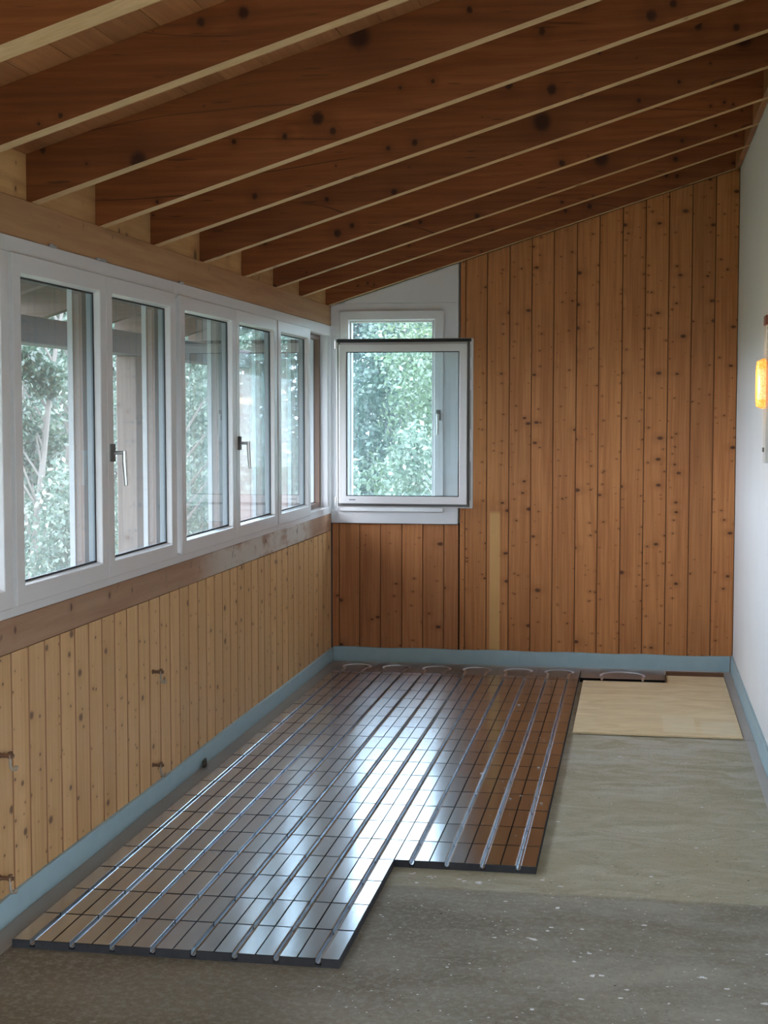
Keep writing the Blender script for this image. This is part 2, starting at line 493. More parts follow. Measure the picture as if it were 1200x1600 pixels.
def add_plank(x0, x1, z0, z1a, z1b, mat):
    c = (x0 + x1) / 2; h = (x1 - x0) / 2 - 0.0009; q = 0.0028
    mb = MB()
    prof = [(c - h, YB + 0.016), (c - h, YB + q), (c - h + q * 0.8, YB), (c + h - q * 0.8, YB), (c + h, YB + q), (c + h, YB + 0.016)]
    n = 6
    vt = [(x, y, z0) for x, y in prof] + [(x, y, z1a + (z1b - z1a) * (x - x0) / (x1 - x0)) for x, y in prof]
    mb.poly(vt, [[i, (i + 1) % n, n + (i + 1) % n, n + i] for i in range(n)] + [list(range(n))[::-1], list(range(n, 2 * n))])
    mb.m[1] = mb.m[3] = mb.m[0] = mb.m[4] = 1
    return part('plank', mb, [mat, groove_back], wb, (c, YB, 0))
for i in range(len(joints) - 1):
    a, b = joints[i], joints[i + 1]
    if b < -1.14:
        add_plank(a, b, 0, 0.89, 0.89, pine_below)
    elif a < -1.12:
        add_plank(a, -1.118, 0, 0.89, 0.89, pine_below)
        add_plank(-1.112, b, 0, zr(-1.112), zr(b), pine_back)
    else:
        add_plank(a, b, 0, zr(a), zr(b), pine_patch if abs(a + 0.941) < 0.01 else pine_back)

# --- right and front walls
DY0, DY1, DZ = -1.2, 1.7, 2.15
wr = MB().prism([(XR, 0), (0.75, 0), (0.75, zr(0.75) + 0.155), (XR, zr(XR) + 0.155)], DY1, YB + 0.02, 'y')
wr.prism([(XR, 0), (0.75, 0), (0.75, zr(0.75) + 0.155), (XR, zr(XR) + 0.155)], Y0, DY0, 'y')
wr.prism([(XR, DZ), (0.75, DZ), (0.75, zr(0.75) + 0.155), (XR, zr(XR) + 0.155)], DY0, DY1, 'y')
struct(link('wall_right', wr.mesh('wall_right', plaster_mat)), 'white plastered wall on the right')
wf = MB().prism([(-2.15, 0), (0.75, 0), (0.75, zr(0.75) + 0.155), (-2.15, zr(-2.15) + 0.155)], Y0 - 0.15, Y0, 'y')
struct(link('wall_front', wf.mesh('wall_front', plaster_mat)), 'plain plastered wall behind the camera')

# --- ceiling: rafters, boards, blocking
ce = empty('ceiling', (-0.7, 4.0, 2.6)); struct(ce, 'sloping timber ceiling of exposed stained rafters under boards')
ys = [(-2.35, .06), (-1.7, .06), (-1.05, .06), (-0.4, .06), (0.25, .06), (0.95, .06), (1.62, .06), (2.45, .06), (3.235, .10), (3.915, .06), (4.573, .06), (5.192, .06), (5.808, .06), (6.489, .06), (7.205, .06), (7.854, .06), (8.473, .06), (9.213, .06)]
XO = -2.86
def slope_bar(x0, x1, y0, y1, lo, hi, mats, name, parent, mi_bottom=0):
    mb = MB()
    prof = [(x0, zr(x0) + lo), (x1, zr(x1) + lo), (x1, zr(x1) + hi), (x0, zr(x0) + hi)]
    mb.prism(prof, y0, y1, 'y', 0, [mi_bottom, 0, 0, 0])
    return part(name, mb, mats, parent, ((x0 + x1) / 2, y0, (zr(x0) + zr(x1)) / 2))
for y, t in ys:
    slope_bar(-2.06, XR - 0.004, y, y + t, 0, 0.158, [raft_side, raft_under], 'rafter', ce, 1)
    slope_bar(XO, -2.0605, y, y + t, 0, 0.158, ext_tail, 'rafter_tail', ce)
x = XO - 0.04
while x < 0.74:
    x1 = min(x + 0.124, 0.75)
    g = 0.0012
    slope_bar(x + g, x1 - g, Y0 - 0.1, 9.62, 0.1585, 0.18, roof_wood if x > -2.1 else ext_tail, 'roof_board', ce)
    x += 0.124
slope_bar(XO - 0.05, 0.78, Y0 - 0.2, 9.68, 0.181, 0.30, dark, 'roof_deck', ce)
prev = Y0
for i, (y, t) in enumerate(ys + [(YB, 0)]):
    a, b = prev + 0.0015, y - 0.0015
    if b - a > 0.03:
        slope_bar(-2.02, -1.958, a, b, 0.002, 0.157, block_wood, 'blocking_board', ce)
        slope_bar(XR - 0.035, XR - 0.003, a, b, 0.0, 0.157, roof_wood, 'blocking_board', ce)
    prev = y + t

# --- beam over the windows, sill board under them
bp_ = MB().prism([(-1.94, 2.155), (-1.94, zr(-1.94) - 0.001), (-2.06, zr(-2.06) - 0.001), (-2.06, 2.155)], Y0, YB + 0.018, 'y')
bo = link('trim_1', bp_.mesh('trim_1', beam_wood)); struct(bo, 'brown timber beam running above the row of windows')
bev(bo, 0.003)
sb = MB().box(-1.940, -2.0, Y0, YB - 0.02, 0.846, 0.9545)
so = link('trim_2', sb.mesh('trim_2', sill_wood)); struct(so, 'weathered board with pale filler smears below the row of windows')
bev(so, 0.002)

# --- foam edge strips (baseboards)
foil_brown = plain('brown_foil_flap', (0.33, 0.285, 0.235), 0.4, var=0.12, scale=5)  # darker brown variant of the foil for the left flap
def foam_strip(name, pts, n, t, h, label, flap, fmat=None):
    """wavy foam band"""
    (xa, ya), (xb, yb) = pts
    root = empty(name, ((xa + xb) / 2, (ya + yb) / 2, 0)); struct(root, label)
    N = 90
    d = Vector((xb - xa, yb - ya)); d.normalize()
    nn = Vector(n)
    mb = MB()
    ring = []
    r = random.Random(len(name) * 3)
    for i in range(N + 1):
        p = Vector((xa, ya)).lerp(Vector((xb, yb)), i / N)
        w = 0.0015 * math.sin(i * 0.9) + 0.001 * r.uniform(-1, 1)
        hh = h + 0.0025 * math.sin(i * 0.37) + r.uniform(-.0008, .0008)
        o = len(mb.v)
        q = p + nn * (t + w)
        mb.v += [(p.x, p.y, 0.0005), (q.x, q.y, 0.0005), (q.x, q.y, hh - 0.002), (q.x - nn.x * .002, q.y - nn.y * .002, hh), (p.x, p.y, hh)]
        if i:
            for k2 in range(5):
                j = (k2 + 1) % 5
                mb.f.append([o - 5 + k2, o - 5 + j, o + j, o + k2]); mb.m.append(0)
    mb.f.append([0, 1, 2, 3, 4]); mb.m.append(0)
    o = len(mb.v) - 5
    mb.f.append([o, o + 1, o + 2, o + 3, o + 4]); mb.m.append(0)
    part('foam_band', mb, foam, root, smooth=False)
    for bx in flap:
        part('foil_flap', MB().box(*bx), fmat or foil, root)
    return root
foam_strip('baseboard_left', ((XL + 0.0005, Y0 + .02), (XL + 0.0005, YB - 0.002)), (1, 0), 0.014, 0.083, 'light blue foam edge strip along the foot of the window wall', [(-1.928, -1.842, Y0 + .02, YB - .02, 0.0004, 0.0022)], foil_brown)
foam_strip('baseboard_back', ((XL + 0.018, YB - 0.0005), (XR - 0.018, YB - 0.0005)), (0, -1), 0.013, 0.095, 'blue foam edge strip along the foot of the end wall', [(-1.84, 0.50, 9.112, YB - .016, 0.0004, 0.0022)])
foam_strip('baseboard_right', ((XR - 0.0005, Y0 + .02), (XR - 0.0005, YB - 0.002)), (-1, 0), 0.014, 0.10, 'pale blue foam edge strip along the foot of the plastered wall', [(0.527, 0.574, 7.335, YB - .02, 0.0004, 0.003), (0.532, 0.574, Y0 + .02, 7.331, 0.0004, 0.002)])

# ================================================================== WINDOWS
SF = 0.068      # stile width
SZ0, SZ1 = 0.988, 2.10
FZ0, FZ1 = 0.956, 2.153
def ring(mb, a0, a1, z0, z1, w, d0, d1, plane, mi=0, bevin=0.0):
    """rectangular frame; plane 'x': a=y, depth along x ; plane 'y': a=x, depth along y.  bevin: the inner edge slopes back"""
    def P(a, z, d): return (d, a, z) if plane == 'x' else (a, d, z)
    o = [(a0, z0), (a1, z0), (a1, z1), (a0, z1)]
    i = [(a0 + w, z0 + w), (a1 - w, z0 + w), (a1 - w, z1 - w), (a0 + w, z1 - w)]
    w2 = w + bevin
    j = [(a0 + w2, z0 + w2), (a1 - w2, z0 + w2), (a1 - w2, z1 - w2), (a0 + w2, z1 - w2)]
    vs_ = [P(*q, d0) for q in o] + [P(*q, d0) for q in i] + [P(*q, d1) for q in j] + [P(*q, d1) for q in o]
    fs = []
    for k2 in range(4):
        n = (k2 + 1) % 4
        fs += [[k2, n, 4 + n, 4 + k2], [4 + k2, 4 + n, 8 + n, 8 + k2], [8 + k2, 8 + n, 12 + n, 12 + k2], [12 + k2, 12 + n, n, k2]]
    mb.poly(vs_, fs, mi)
    return mb

def handle(parent, pos, out, down=1.0, side=(0, 1, 0)):
    """window handle: rosette, neck standing out of the sash, lever hanging down"""
    p = Vector(pos); o = Vector(out); sd = Vector(side)
    h = MB()
    def bx(c, hs, hz, ho, mi):
        pts = []
        for a in (-1, 1):
            for b in (-1, 1):
                for c2 in (-1, 1):
                    pts.append(c + sd * hs * a + Vector((0, 0, hz * b)) + o * ho * c2)
        h.poly(pts, [(0, 1, 3, 2), (4, 6, 7, 5), (0, 4, 5, 1), (2, 3, 7, 6), (0, 2, 6, 4), (1, 5, 7, 3)], mi)
    bx(p + o * 0.006, 0.014, 0.033, 0.006, 1)
    h.tube([p + o * 0.010, p + o * 0.05], 0.0075, 10, 0)
    b = p + o * 0.05
    h.tube([b + Vector((0, 0, 0.008)), b + Vector((0, 0, -0.03)), b + Vector((0, 0, -0.122)) + o * 0.006], [0.0095, 0.0095, 0.0075], 8, 0)
    return part('handle', h, [steel, dark_steel], parent, p, bevel=0.001)

def make_sash(root, ya, yb, hside=None):
    mb = MB()
    ring(mb, ya, yb, SZ0, SZ1, SF - 0.008, -1.925, -1.949, 'x', 0, 0.008)
    ring(mb, ya + 0.012, yb - 0.012, SZ0 + .012, SZ1 - .012, SF - 0.012, -1.949, -1.976, 'x', 1)
    s = part('sash', mb, [white_paint, grey_alu], root, (-1.925, ya, SZ0), bevel=0.002)
    g = MB(); ring(g, ya + SF - .001, yb - SF + .001, SZ0 + SF - .001, SZ1 - SF + .001, 0.006, -1.9485, -1.952, 'x')
    part('gasket', g, rubber, s, (-1.95, ya, SZ0))
    part('pane', MB().box(-1.953, -1.975, ya + SF - .003, yb - SF + .003, SZ0 + SF - .003, SZ1 - SF + .003), glass, s, (-1.96, ya, SZ0))
    if hside: handle(s, (-1.9252, ya + 0.033, 1.452), (1, 0, 0))
    return s

def make_window(name, ya, yb, sashes, label):
    root = empty(name, (-1.94, (ya + yb) / 2, FZ0)); struct(root, label)
    mb = MB()
    mb.box(-1.940, -1.995, ya, yb, SZ1 - 0.012, FZ1)
    mb.box(-1.940, -1.995, ya, yb, FZ0, SZ0 + 0.012)
    ed = [ya, ya + 0.022] , [yb - 0.022, yb]
    for a, b in ed: mb.box(-1.9401, -1.995, a, b, SZ0 + 0.012, SZ1 - 0.012)
    part('frame', mb, white_paint, root, bevel=0.0015)
    # outer casing around each light: grey spacer, brown wood, white guide rail
    for i, s in enumerate(sashes):
        a, b = s[0], s[1]
        for (x0, x1, w, m, nm) in ((-1.996, -2.030, 0.060, brown_edge, 'casing'), (-2.0305, -2.050, 0.066, guide_white, 'guide_rail')):
            part(nm, ring(MB(), a - 0.002, b + 0.002, SZ0 - .02, SZ1 + .02, w, x0, x1, 'x'), m, root, (x0, a, SZ0))
    return root

wins = [
 ('window_1', 0.955, 2.655, [(0.975, 1.795, 0), (1.80, 2.635, 1)], 'white double window behind the camera position'),
 ('window_2', 2.655, 4.362, [(2.675, 3.515, 0), (3.52, 4.345, 1)], 'white window of which only the right edge is seen at the photo edge'),
 ('window_3', 4.362, 6.052, [(4.378, 5.197, 0), (5.203, 6.015, 1)], 'nearest complete pair of white casement windows'),
 ('window_4', 6.052, 7.815, [(6.095, 6.968, 0), (6.975, 7.80, 1)], 'middle pair of white casement windows with a small steel lever'),
]
for nm, a, b, ss, lab in wins:
    r = make_window(nm, a, b, ss, lab)
    for s in ss: make_sash(r, s[0], s[1], s[2])
w5 = make_window('window_5', 7.815, YB - 0.03, [(7.83, 8.625, 0), (8.655, 9.245, 0)], 'far corner pair of white casement windows, one sash swung open')
make_sash(w5, 7.83, 8.625)
# open sash: swung 90 degrees, seen from outside
s = MB()
OX0, OX1, OY = -1.868, -1.008, 9.085
OZ0, OZ1 = 1.008, 2.060
ring(s, OX0, OX1, OZ0, OZ1, 0.052, OY + 0.028, OY + 0.056, 'y')             # overlapping flange, far (room) face
ring(s, OX0 + .02, OX1 - .035, OZ0 + .024, OZ1 - .034, 0.048, OY, OY + 0.028, 'y')    # rebated near face
os_ = part('sash', s, white_paint, w5, (OX0, OY, OZ0), bevel=0.003)
os_['label'] = 'open casement sash standing into the room'
g = MB(); ring(g, OX0 + .067, OX1 - .082, OZ0 + .071, OZ1 - .081, 0.006, OY + 0.004, OY + 0.012, 'y')
part('gasket', g, rubber, os_, (OX0, OY, OZ0))
part('pane', MB().box(OX0 + .060, OX1 - .076, OY + .014, OY + .036, OZ0 + .064, OZ1 - .074), clear_glass, os_, (OX0, OY, OZ0))
g = MB(); ring(g, OX0 + .008, OX1 - .020, OZ0 + .008, OZ1 - .008, 0.015, OY + 0.020, OY + 0.0275, 'y')
g.box(OX0 + .004, OX1 - .012, OY + .018, OY + .0262, OZ1 - .022, OZ1 - .003, 1)
part('seal', g, [plain('dark_seal', (0.13, 0.125, 0.115), 0.5), rubber], os_, (OX0, OY, OZ0))
g = MB()
for za, zb in ((1.06, 1.30), (1.36, 1.44), (1.50, 1.74), (1.80, 1.88), (1.94, 2.02)):
    g.box(OX1 - .028, OX1 - .012, OY + 0.022, OY + 0.0275, za, zb, 0 if (zb - za) < .1 else 1)
part('lock_strip', g, [steel, zinc_strip], os_, (OX1, OY, OZ0))
handle(os_, (OX1 - 0.034, OY + 0.0565, 1.44), (0, 1, 0), side=(1, 0, 0))
g = MB().tube([(OX0 - .006, OY + 0.035, 2.00), (OX0 - .006, OY + 0.035, 2.066)], 0.008, 10)
g.tube([(OX0 - .006, OY + 0.035, 1.006), (OX0 - .006, OY + 0.035, 1.07)], 0.008, 10)
part('hinge', g, steel, os_, (OX0, OY, OZ0))
part('stamp', MB().box(OX0 + .085, OX0 + .125, OY - .0004, OY + .001, OZ0 + .046, OZ0 + .052), grey_alu, os_, (OX0, OY, OZ0))
# deep corner post between the last opening and the end wall
part('corner_post', MB().box(-1.935, -2.07, 9.247, YB - 0.002, FZ0, FZ1).box(-1.95, -2.07, 9.225, 9.247, SZ0, SZ1), white_paint, w5, bevel=0.002)

# back window
w6 = empty('window_6', (-1.54, YB, 0.9)); struct(w6, 'white window in the end wall looking onto green foliage')
SX0, SX1 = -1.938, -1.122
mb = MB()
ya_, yb_ = YB - 0.018, YB + 0.02
mb.box(SX0, HX0, ya_, yb_, 0.896, 2.29); mb.box(HX1, SX1, ya_, yb_, 0.896, 2.29)
mb.box(HX0, HX1, ya_, yb_, 0.896, HZ0); mb.box(HX0, HX1, ya_, yb_, HZ1, 2.29)
part('surround', mb, white_inner, w6)
part('upper_board', MB().prism([(SX0 + .03, 2.2915), (SX1, 2.2915), (SX1, zr(SX1) - 0.003), (SX0 + .03, zr(SX0 + .03) - 0.003)], ya_, yb_ - .001, 'y'), white_inner, w6, bevel=0.001)
mb = MB(); ring(mb, HX0, HX1, HZ0, HZ1, 0.03, YB - 0.01, YB + 0.11, 'y')
part('frame', mb, white_paint, w6)
mb = MB(); ring(mb, -1.877, -1.214, 0.972, 2.243, 0.055, ya_ - 0.016, ya_ + .002, 'y', 0, 0.008)
ring(mb, HX0 + .004, HX1 - .004, HZ0 + .004, HZ1 - .004, 0.05, ya_ + .002, YB + 0.045, 'y')
s6 = part('sash', mb, white_paint, w6, (-1.877, YB, 0.972), bevel=0.002)
part('pane', MB().box(-1.815, -1.276, YB + 0.002, YB + 0.024, 1.034, 2.18), clear_glass, s6, (-1.877, YB, .97))
g = MB(); ring(g, -1.8155, -1.2755, 1.0335, 2.1815, 0.005, YB - 0.004, YB + .001, 'y')
part('gasket', g, plain('grey_gasket', (0.12, 0.15, 0.17), 0.5), s6, (-1.877, YB, .97))
handle(s6, (-1.243, ya_ - 0.0162, 1.585), (0, -1, 0), side=(1, 0, 0))

# unseen glazed double door beside the camera, added to light the window wall
d1 = empty('added_door_1', (XR, 0.4, 0)); struct(d1, 'unseen white glazed double door beside the camera, added for its light')
for a, b in ((DY0, 0.4), (0.4, DY1)):
    lf = part('door_leaf', ring(MB(), a + .002, b - .002, 0.012, DZ - .002, 0.09, XR + .05, XR + .11, 'x'), white_paint, d1, (XR + .05, a, 0))
    part('pane', MB().box(XR + .07, XR + .09, a + .088, b - .088, .098, DZ - .088), glass, lf, (XR + .07, a, 0))

# scraps of mounting foam between beam and window frame
for yy, n in ((5.19, 4), (6.13, 3), (4.75, 2)):
    mb = MB(); r = random.Random(int(yy * 100))
    for i in range(n):
        c = Vector((-1.934 + r.uniform(-.002, .003), yy + r.uniform(-.05, .05), 2.156)); q = r.uniform(.006, .012)
        pts = [c + Vector(((r.random() - .5) * q, math.cos(t) * q * 2.2, math.sin(t) * q * .6)) for t in (0, 1.05, 2.1, 3.14, 4.19, 5.2)]
        mb.poly(pts + [c + Vector((.008, 0, 0)), c - Vector((.012, 0, 0))], [[i2, (i2 + 1) % 6, 6] for i2 in range(6)] + [[(i2 + 1) % 6, i2, 7] for i2 in range(6)])
    lab = {5.19: 'grey mounting foam scrap on the frame top above the nearer lever', 6.13: 'grey mounting foam scrap on the frame top between the two window pairs', 4.75: 'small grey foam scrap on the frame top of the nearest pane'}[yy]
    tag(link('foam_scrap', mb.mesh('foam_scrap', plain('grey_dust_foam', (0.42, 0.41, 0.40), 0.9))), lab, 'scrap')

# ================================================================== HEATING PANELS
ROW, P0, PX0, HT = 0.2435, 4.085, -1.833, 0.026
GR = 0.0082
def plate_profile():
    h = 0.0603; t = 0.0009; zt_ = HT
    top = [(-h, zt_), (-GR - .003, zt_), (-GR - .0005, zt_ + .0016), (-GR + .0012, zt_ + .0008)]
    n = 5
    arc = [(-math.cos(math.pi * i / n) * (GR - .0003), zt_ - .007 - math.sin(math.pi * i / n) * (GR + .001)) for i in range(n + 1)]
    up_ = [(-a, b) for a, b in top[::-1]]
    line = top + arc + up_
    low = []
    for i, (a, b) in enumerate(line):
        p = line[max(i - 1, 0)]; q = line[min(i + 1, len(line) - 1)]
        dx, dz = q[0] - p[0], q[1] - p[1]; L = math.hypot(dx, dz)
        low.append((a + dz / L * t, b - dx / L * t))
    return line, low
def plate_mesh(L):
    line, low = plate_profile(); n = len(line)
    mb = MB(); y0, y1 = 0.0040, L - 0.0040
    vt = [(a, y0, b) for a, b in line] + [(a, y1, b) for a, b in line] + [(a, y0, b) for a, b in low] + [(a, y1, b) for a, b in low]
    fs = []
    for i in range(n - 1):
        fs.append([i, i + 1, n + i + 1, n + i]); fs.append([2 * n + i, 3 * n + i, 3 * n + i + 1, 2 * n + i + 1])
        fs.append([i, 2 * n + i, 2 * n + i + 1, i + 1]); fs.append([n + i, n + i + 1, 3 * n + i + 1, 3 * n + i])
    fs.append([0, n, 3 * n, 2 * n]); fs.append([n - 1, 3 * n - 1, 4 * n - 1, 2 * n - 1])
    mb.poly(vt, fs)
    return mb.mesh('plate', alu)
plate_full = plate_mesh(ROW)
def core_mesh(L):
    g = GR + .0012
    def prof(zt_):
        pr = [(0.0005, 0.0003), (0.4995, 0.0003), (0.4995, zt_)]
        for kx in (3, 2, 1, 0):
            c = 0.0625 + 0.125 * kx
            pr += [(c + g, zt_), (c + g, 0.006), (c - g, 0.006), (c - g, zt_)]
        return pr + [(0.0005, zt_)]
    mb = MB()
    mb.prism(prof(HT - .0010), 0.0006, 0.0036, 'y')          # raised rims at both ends
    mb.prism(prof(HT - .0075), 0.0036, L - 0.0036, 'y')
    mb.prism(prof(HT - .0010), L - 0.0036, L - 0.0006, 'y')
    for a, b in ((.0005, .0022), (.4978, .4995)):
        mb.box(a, b, .0037, L - .0037, HT - .0074, HT - .0010)
    return mb.mesh('insulation_core', core_mat)
cores = {}
names = ['left', 'middle', 'right']
ords = ['first', 'second', 'third', 'fourth', 'fifth']
TAIL = 8.788 - (P0 + 19 * ROW)
plate_tail = plate_mesh(TAIL)
for c in range(3):
    r0 = 4 if c == 2 else 0
    cnt = 0
    while r0 < 19:
        nr = min(4, 19 - r0)
        tail = (r0 + nr == 19)
        L = nr * ROW + (TAIL if tail else 0)
        key = round(L, 4)
        if key not in cores: cores[key] = core_mesh(L)
        x0, y0 = PX0 + 0.5 * c, P0 + r0 * ROW
        root = empty('heating_panel', (x0, y0, 0))
        where = 'next to the window wall' if c == 0 else ('in the middle column' if c == 1 else 'in the right, shorter column')
        if cnt == 0: lab = 'aluminium-faced grooved floor heating panel at the front end %s' % where
        elif tail: lab = 'aluminium-faced floor heating panel farthest back %s' % where
        else: lab = 'aluminium-faced floor heating panel, %s from the front %s' % (ords[cnt], where)
        tag(root, lab, 'heating panel', 'floor heating panels')
        link('insulation_core', cores[key], root)
        for rr in range(nr + (1 if tail else 0)):
            for gx in range(4):
                me = plate_full if rr < nr else plate_tail
                link('plate', me, root, (0.0625 + 0.125 * gx, rr * ROW, 0), (math.radians(rnd.gauss(0, .05)), math.radians(rnd.gauss(0, .18)), 0))
        r0 += nr; cnt += 1

# turn boards with loop channels
def loop_path(r, cy, hw):
    p = [(-hw, 0.0), (-hw, 0.05)]
    a0 = math.pi + 0.75
    n = 14
    if r > hw:
        a0 = math.pi + math.acos(min(1, hw / r)) * 0.9
    for i in range(n + 1):
        a = a0 - (2 * a0 - math.pi) * i / n
        p.append((r * math.cos(a), cy + r * math.sin(a)))
    p += [(hw, 0.05), (hw, 0.0)]
    return p
def offset(path, d):
    out = []
    for i, (a, b) in enumerate(path):
        p = path[max(i - 1, 0)]; q = path[min(i + 1, len(path) - 1)]
        dx, dy = q[0] - p[0], q[1] - p[1]; L = math.hypot(dx, dy)
        out.append((a - dy / L * d, b + dx / L * d))
    return out
def turn_board(x0, y0, w, dpt, loops, label):
    root = empty('turn_panel', (x0, y0, 0))
    tag(root, label, 'heating panel', 'turn panels along the end wall')
    xs = 0.0
    part('insulation_core', MB().box(x0 + .0005, x0 + w - .0005, y0 + .0006, y0 + dpt - .0006, .0003, 0.0105), core_mat, root)
    wall = MB().box(x0 + .0008, x0 + w - .0008, y0 + dpt - .006, y0 + dpt - .001, .011, HT - .0008)
    for (cx, cw, r, cy, hw) in loops:
        P = loop_path(r, cy, hw)
        # path runs left -> over the top -> right ; outside of loop = left-hand side
        out_, in_ = offset(P, GR), offset(P, -GR)
        out_[0] = (out_[0][0], 0.0); out_[-1] = (out_[-1][0], 0.0); in_[0] = (in_[0][0], 0.0); in_[-1] = (in_[-1][0], 0.0)
        mb = MB(); zt_ = HT; h = cw / 2 - .0008
        def W(p, z): return (x0 + cx + p[0], y0 + 0.001 + p[1], z)
        oo = [(-h, 0.0)] + out_ + [(h, 0.0), (h, dpt - .002), (-h, dpt - .002)]
        n = len(oo)
        mb.poly([W(p, zt_) for p in oo] + [W(p, zt_ - .0009) for p in oo], [list(range(n)), list(range(n, 2 * n))[::-1]] + [[i, (i + 1) % n, n + (i + 1) % n, n + i] for i in range(n)])
        n = len(in_)
        mb.poly([W(p, zt_) for p in in_] + [W(p, zt_ - .0009) for p in in_], [list(range(n)), list(range(n, 2 * n))[::-1]] + [[i, (i + 1) % n, n + (i + 1) % n, n + i] for i in range(n)])
        part('plate', mb, dull_alu, root, (x0 + cx, y0, 0))
        mb = MB()
        o = len(mb.v); m = 7
        for i, p in enumerate(P):
            for q in range(m + 1):
                t = q / m
                ang = math.pi * t
                a = (out_[i][0] * (1 - (1 - math.cos(ang)) / 2) + in_[i][0] * (1 - math.cos(ang)) / 2, out_[i][1] * (1 - (1 - math.cos(ang)) / 2) + in_[i][1] * (1 - math.cos(ang)) / 2)
                mb.v.append(W(a, zt_ + .0026 * (q in (0, m)) - math.sin(ang) * 0.0145))
        for i in range(len(P) - 1):
            for q in range(m):
                s0 = o + i * (m + 1) + q
                mb.f.append([s0, s0 + 1, s0 + m + 2, s0 + m + 1]); mb.m.append(0)
        part('channel', mb, bright_ch, root, (x0 + cx, y0, 0))
    part('edge_core', wall.box(x0 + .0008, x0 + .004, y0 + .001, y0 + dpt - .0065, .011, HT - .001).box(x0 + w - .004, x0 + w - .0008, y0 + .001, y0 + dpt - .0065, .011, HT - .001), core_mat, root)
TY = 8.790
for i in range(3):
    turn_board(PX0 + 0.5 * i, TY, 0.5, 0.315, [(0.125, 0.25, 0.083, 0.165, 0.0625), (0.375, 0.25, 0.083, 0.165, 0.0625)],
               'dull grey panel with two pipe loops against the end wall, %s' % ['in the window corner', 'second from the window corner', 'third from the window corner'][i])
turn_board(-0.329, TY + .005, 0.50, 0.305, [(0.25, 0.50, 0.128, 0.10, 0.120)], 'loose grey panel with a single wide pipe loop behind the plywood sheet')

# ================================================================== THINGS ON THE FLOOR
ply = MB().box(-0.308, 0.522, 7.345, 8.79, 0.003, 0.012).box(0.182, 0.522, 8.79, 9.035, 0.003, 0.012)
po = link('plywood_sheet', ply.mesh('plywood_sheet', ply_mat())); bev(po, .001)
tag(po, 'pale plywood sheet lying on the floor in the right rear corner', 'plywood sheet')
bt = MB().box(0.18, 0.523, 9.05, 9.085, 0.0025, 0.030)
b_ = link('wood_batten', bt.mesh('wood_batten', wood('dark_batten_wood', (0.20, 0.10, 0.05), (0.12, 0.055, 0.028), (0.04, 0.02, 0.01), 'yx', rough=0.6)))
tag(b_, 'thin dark brown batten between plywood sheet and end wall', 'batten')

# plaster chips and wood crumbs scattered on the floor: nobody could count them
def on_panel(x, y):
    return (x < -0.30 and y > 5.03) or (x < -0.80 and y > 4.05) or (x < -1.84) or (y > 7.3 and x > -.33) or x > 0.55
mb = MB(); r = random.Random(11)
def chip(mb, x, y, z, q):
    n = r.randint(4, 6); a0 = r.random() * 6
    el = r.uniform(.35, 1)
    pts = []
    for i in range(n):
        t = a0 + 2 * math.pi * i / n
        rr_ = q * r.uniform(.5, 1)
        pts.append((x + math.cos(t) * rr_, y + math.sin(t) * rr_ * el, z + .0006 + r.uniform(0, .12) * q))
    o = [(a, b, z + .0004) for a, b, c in pts]
    mb.poly(pts + o, [list(range(n)), list(range(n, 2 * n))[::-1]] + [[i, (i + 1) % n, n + (i + 1) % n, n + i] for i in range(n)])
cnt = 0
while cnt < 520:
    x, y = r.uniform(-1.7, .55), r.uniform(3.5, 7.2)
    dens = 1.0 if y < 5.0 and x > -0.9 else (0.25 if x > -.9 else .07)
    if y < 5.06 and x > -.6: dens = 1.0
    if on_panel(x, y) or r.random() > dens: continue
    q = r.uniform(.0018, .0055) if r.random() < .86 else r.uniform(.007, .014)
    chip(mb, x, y, 0.0, q); cnt += 1
for cxx, cyy, q in ((-0.52, 4.93, .016), (-0.58, 4.95, .013), (-0.68, 4.98, .012), (-0.75, 5.0, .010), (-0.1, 4.15, .014), (0.2, 4.2, .014), (-.31, 4.42, .013)):
    for _ in range(3): chip(mb, cxx + r.uniform(-.02, .02), cyy + r.uniform(-.012, .012), 0, q * r.uniform(.6, 1))
ch = link('plaster_chips', mb.mesh('plaster_chips', plain('white_plaster_chip', (0.82, 0.84, 0.86), 0.6)))
tag(ch, 'small white plaster chips scattered over the bare floor', 'plaster chips', kind='stuff')
mb = MB()
for _ in range(46):
    x, y = r.uniform(-.85, -.34), r.uniform(5.1, 7.6)
    chip(mb, x, y, HT + .0022, r.uniform(.0015, .004))
for x, y in ((-.50, 5.95), (-.46, 6.0), (-.42, 6.5), (-.66, 6.35), (-.62, 7.9), (-.37, 5.9)):
    chip(mb, x, y, HT + .0022, .010)
ch = link('plaster_crumbs', mb.mesh('plaster_crumbs', plain('white_crumb', (0.70, 0.71, 0.72), 0.7)))
tag(ch, 'fine white plaster crumbs on the right column of aluminium panels', 'plaster chips', kind='stuff')
mb = MB()
for _ in range(60):
    x, y = r.uniform(-.8, .5), r.uniform(3.6, 7.1)
    if on_panel(x, y): continue
    chip(mb, x, y, 0, r.uniform(.002, .005))
ch = link('dirt_crumbs', mb.mesh('dirt_crumbs', plain('dark_dirt', (0.05, 0.045, 0.035), 0.9)))
tag(ch, 'dark dirt crumbs scattered over the bare floor', 'dirt', kind='stuff')

